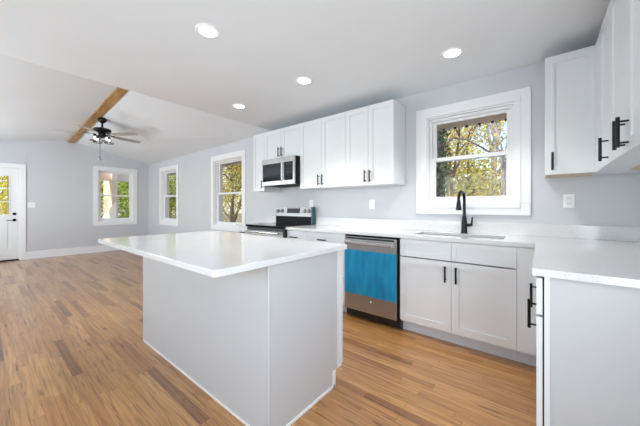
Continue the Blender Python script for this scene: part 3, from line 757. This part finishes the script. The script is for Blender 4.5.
# ------------------------------------------------------------------ outlets and switch
def outlet(x, z, label):
    r_ = thing('outlet', label, 'outlet', (x, YW, z), 'wall outlets')
    p = MB().box(x - .036, x + .036, YW - .006, YW, z - .058, z + .058, c=.002).build('cover_plate', 'plate_plastic', r_)
    for s_ in (-.022, .022): MB().box(x - .017, x + .017, YW - .0085, YW - .006, z + s_ - .015, z + s_ + .015, c=.001).build('receptacle', 'vinyl', p)
    for s_ in (-.022, .022):
        for dx in (-.007, .007): MB().box(x + dx - .001, x + dx + .001, YW - .0092, YW - .0085, z + s_ - .004, z + s_ + .006).build('slot', 'dark_gap', p)
outlet(-1.652, 1.205, 'white outlet on the wall beneath the tall wall cabinets, left of the sink')
outlet(-2.66, 1.215, 'white outlet half hidden behind the right end of the range control panel')
outlet(.180, 1.222, 'white outlet on the wall right of the sink window')
sw = thing('light_switch', 'white double light switch plate on the wall beside the entry door', 'light switch', (XW, .72, 1.215))
p = MB(TWE).box(.662, .778, -.006, 0, 1.157, 1.273, c=.002).build('cover_plate', 'plate_plastic', sw)
for a in (.697, .743): MB(TWE).box(a - .016, a + .016, -.010, -.006, 1.18, 1.25, c=.002).build('rocker', 'vinyl', p)

# ------------------------------------------------------------------ outdoors
struct(box(-60, 40, -30, 60, -.75, -.55).build('ground', 'ground_leaves'))
# porch outside the west wall: posts, roof and a wing wall
struct(box(-12.6, XW - T - .02, -1.4, 2.75, 2.42, 2.50).build('porch_roof', 'soffit_tan'))
struct(box(-12.6, XW - T - .02, -1.4, 3.0, -.15, -.05).build('porch_floor', 'exterior_tan'))
struct(box(-13.35, -12.20, 3.02, 3.18, -.5, 2.9).build('wall_wing', 'soffit_tan'))  # tan stands in for shade on a white wall
ss = MB(); a_ = [(-13.35, 2.90, -.05), (-11.25, 2.90, -.05), (-11.25, 2.90, 1.36), (-13.35, 2.90, .66)]  # white slab shaped like the sunlit part of the wing wall
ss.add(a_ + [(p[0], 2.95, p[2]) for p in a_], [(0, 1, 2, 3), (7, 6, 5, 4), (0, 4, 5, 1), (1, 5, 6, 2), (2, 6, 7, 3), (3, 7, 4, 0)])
tag(ss.build('sunlit_patch_slab', 'exterior_white', org=(-12.3, 2.95, -.05)), 'white slanted slab added as the sunlit patch outside the far wall window', 'light patch')
struct(box(-12.6, -12.45, -1.4, 3.9, 2.14, 2.42).build('porch_header', 'soffit_tan'))
pp = thing('porch_post', 'tan square porch post seen through the glass of the entry door', 'post', (-12.3, .57, -.05))
MB().box(-12.37, -12.23, .50, .64, -.05, 2.42).build('shaft', 'exterior_tan', pp)
MB().box(-12.40, -12.20, .47, .67, -.05, .06).build('base_block', 'exterior_tan', pp)

def leaves_mesh(centers, size, rnd):
    v, f = [], []
    for c in centers:
        d = Vector((rnd.gauss(0, 1), rnd.gauss(0, 1), rnd.gauss(0, 1))).normalized(); e = d.orthogonal().normalized()
        q = d.cross(e); s = size * rnd.uniform(.6, 1.3); k = len(v)
        v += [(c + e * s)[:], (c + q * s * .55)[:], (c - e * s)[:], (c - q * s * .55)[:]]; f.append((k, k + 1, k + 2, k + 3))
    return v, f
def branch(m, tips, p, d, L, r, depth, rnd, spread):
    pts = [p]; n = 4; q = p.copy(); dd = d.copy()
    for i in range(n):
        dd = (dd + Vector((rnd.gauss(0, .13), rnd.gauss(0, .13), rnd.gauss(0, .07)))).normalized(); q = q + dd * (L / n); pts.append(q.copy())
        if depth <= 2: tips.append(q.copy())
    m.tube(pts, [r * (1 - .45 * i / n) for i in range(n + 1)], 5 if depth < 3 else 8, cap=False)
    if depth > 0:
        for j in range(3 if depth < 3 else 6):
            k = rnd.randint(1, n) if depth < 3 else rnd.choice([1, 2, 2, 3, 3, 4, 4])
            nd = (dd + Vector((rnd.gauss(0, spread), rnd.gauss(0, spread), rnd.gauss(.05, .3)))).normalized()
            branch(m, tips, pts[k], nd, L * rnd.uniform(.42, .62), r * .45, depth - 1, rnd, spread)
def tree(x, y, h, leafm, nl, ls, label, bark='bark', seed=0, r=.09, cloud=.5, group='trees outside the windows', cat='tree'):
    rnd = random.Random(seed); root = thing('tree', label, cat, (x, y, -.55), group)
    m = MB(); tips = []
    branch(m, tips, Vector((x, y, -.57)), Vector((rnd.gauss(0, .04), rnd.gauss(0, .04), 1)).normalized(), h * .66, r, 3, rnd, .5)
    m.build('trunk', bark, root)
    if nl:
        cs = []
        for i in range(nl):
            t = rnd.choice(tips); cs.append(t + Vector((rnd.gauss(0, cloud), rnd.gauss(0, cloud), rnd.gauss(0, cloud))))
        v, f = leaves_mesh(cs, ls, rnd); mm = MB(); mm.add(v, f); mm.build('foliage', leafm, root)
    return root
G = 'trees outside the windows'
SK = 'seen through the sink window'
# ivy-covered trunk left of the sink window view
iv = thing('ivy_trunk', 'tree trunk wrapped in dark ivy at the left of the sink window view', 'tree', (-1.72, 6.0, -.55), G)
MB().tube([(-1.72, 6.0, -.57), (-1.70, 6.0, 2), (-1.74, 6.02, 5.5)], [.14, .12, .09], 12).build('trunk', 'bark', iv)
rnd = random.Random(3); cs = []
for i in range(5200):
    a = rnd.uniform(0, 2 * PI); rr = rnd.uniform(.12, .27); cs.append(Vector((-1.72 + rr * math.cos(a), 6.0 + rr * math.sin(a), rnd.uniform(-.5, 5.2))))
v, f = leaves_mesh(cs, .038, rnd); mm = MB(); mm.add(v, f); mm.build('ivy_leaves', 'leaf_ivy', iv)
# arching bare branch
ab = thing('arching_sapling', 'thin bare sapling arching over the yellow leaves outside the sink window', 'tree', (-1.95, 7.6, -.55), G)
MB().tube([(-1.95, 7.6, -.57), (-1.98, 7.6, 1.6), (-1.95, 7.6, 2.75), (-1.75, 7.6, 2.95), (-1.45, 7.6, 2.85), (-1.1, 7.6, 2.6), (-.85, 7.6, 2.38), (-.55, 7.6, 2.42)], [.035, .03, .028, .026, .024, .022, .018, .012], 8).build('stem', 'bark', ab)
tree(-2.3, 9.5, 5.2, 'leaf_gold', 4200, .05, 'golden-leaved tree directly behind the ivy trunk, ' + SK, seed=11)
tree(-1.5, 10.5, 4.4, 'leaf_olive', 4600, .05, 'olive-yellow bushy tree at the middle of the sink window view', seed=12)
tree(-2.9, 12.5, 6.0, 'leaf_olive', 3800, .06, 'tall olive tree far behind the ivy trunk', seed=13)
tree(-1.9, 14.0, 4.6, 'leaf_gold', 4500, .07, 'distant golden tree low in the middle of the sink window', seed=14)
tree(-.75, 8.6, 8.0, None, 0, 0, 'bare grey tree at the right edge of the sink window view', bark='pale_bark', seed=15, r=.085)
tree(-1.1, 12.0, 8.5, None, 0, 0, 'bare tree behind, slightly left of the right-edge bare trunk', bark='pale_bark', seed=16, r=.09)
tree(-1.6, 16.0, 9.0, None, 0, 0, 'most distant bare tree against the blue sky in the sink window', bark='pale_bark', seed=17, r=.11)
tree(-1.0, 15.0, 3.6, 'leaf_rust', 3000, .05, 'low rusty shrub-like tree at the lower right of the sink window', seed=18)
# behind the middle north window
tree(-12.2, 8.0, 4.6, 'leaf_gold', 8000, .05, 'golden tree filling the right half of the window nearest the range', seed=21)
tree(-14.6, 9.4, 5.6, 'leaf_olive', 8000, .055, 'olive tree filling the left half of the window nearest the range', seed=22)
tree(-16.5, 11.0, 4.6, 'leaf_gold', 6000, .06, 'far golden tree between the two nearer trees, window nearest the range', seed=23)
tree(-13.0, 10.6, 8.5, None, 0, 0, 'bare trunk rising above gold leaves, window nearest the range', bark='pale_bark', seed=24, r=.08)
# behind the far north window
tree(-15.0, 6.0, 4.2, 'leaf_green', 7000, .05, 'green leafy tree in the north window nearest the far corner', seed=31)
tree(-17.5, 7.6, 5.0, 'leaf_rust', 5000, .06, 'rust-tinted tree behind the green one, north window nearest the corner', seed=32)
# beyond the west window
tree(-15.0, 4.15, 3.8, 'leaf_green', 9000, .06, 'bright green leafy tree at the right of the far wall window', seed=41, cloud=.55)
tree(-16.5, 3.4, 3.4, 'leaf_olive', 6000, .06, 'olive tree at the left edge of the far wall window', seed=42)
# beyond the door
tree(-16.0, .3, 3.9, 'leaf_yellow', 9000, .06, 'bright yellow tree seen through the entry door glass', seed=51, cloud=.5)
tree(-19.0, .7, 6.5, 'leaf_rust', 6000, .07, 'reddish tree behind the yellow one, through the entry door glass', seed=52)

for o in list(bpy.data.objects):
    if '_o' in o: del o['_o']
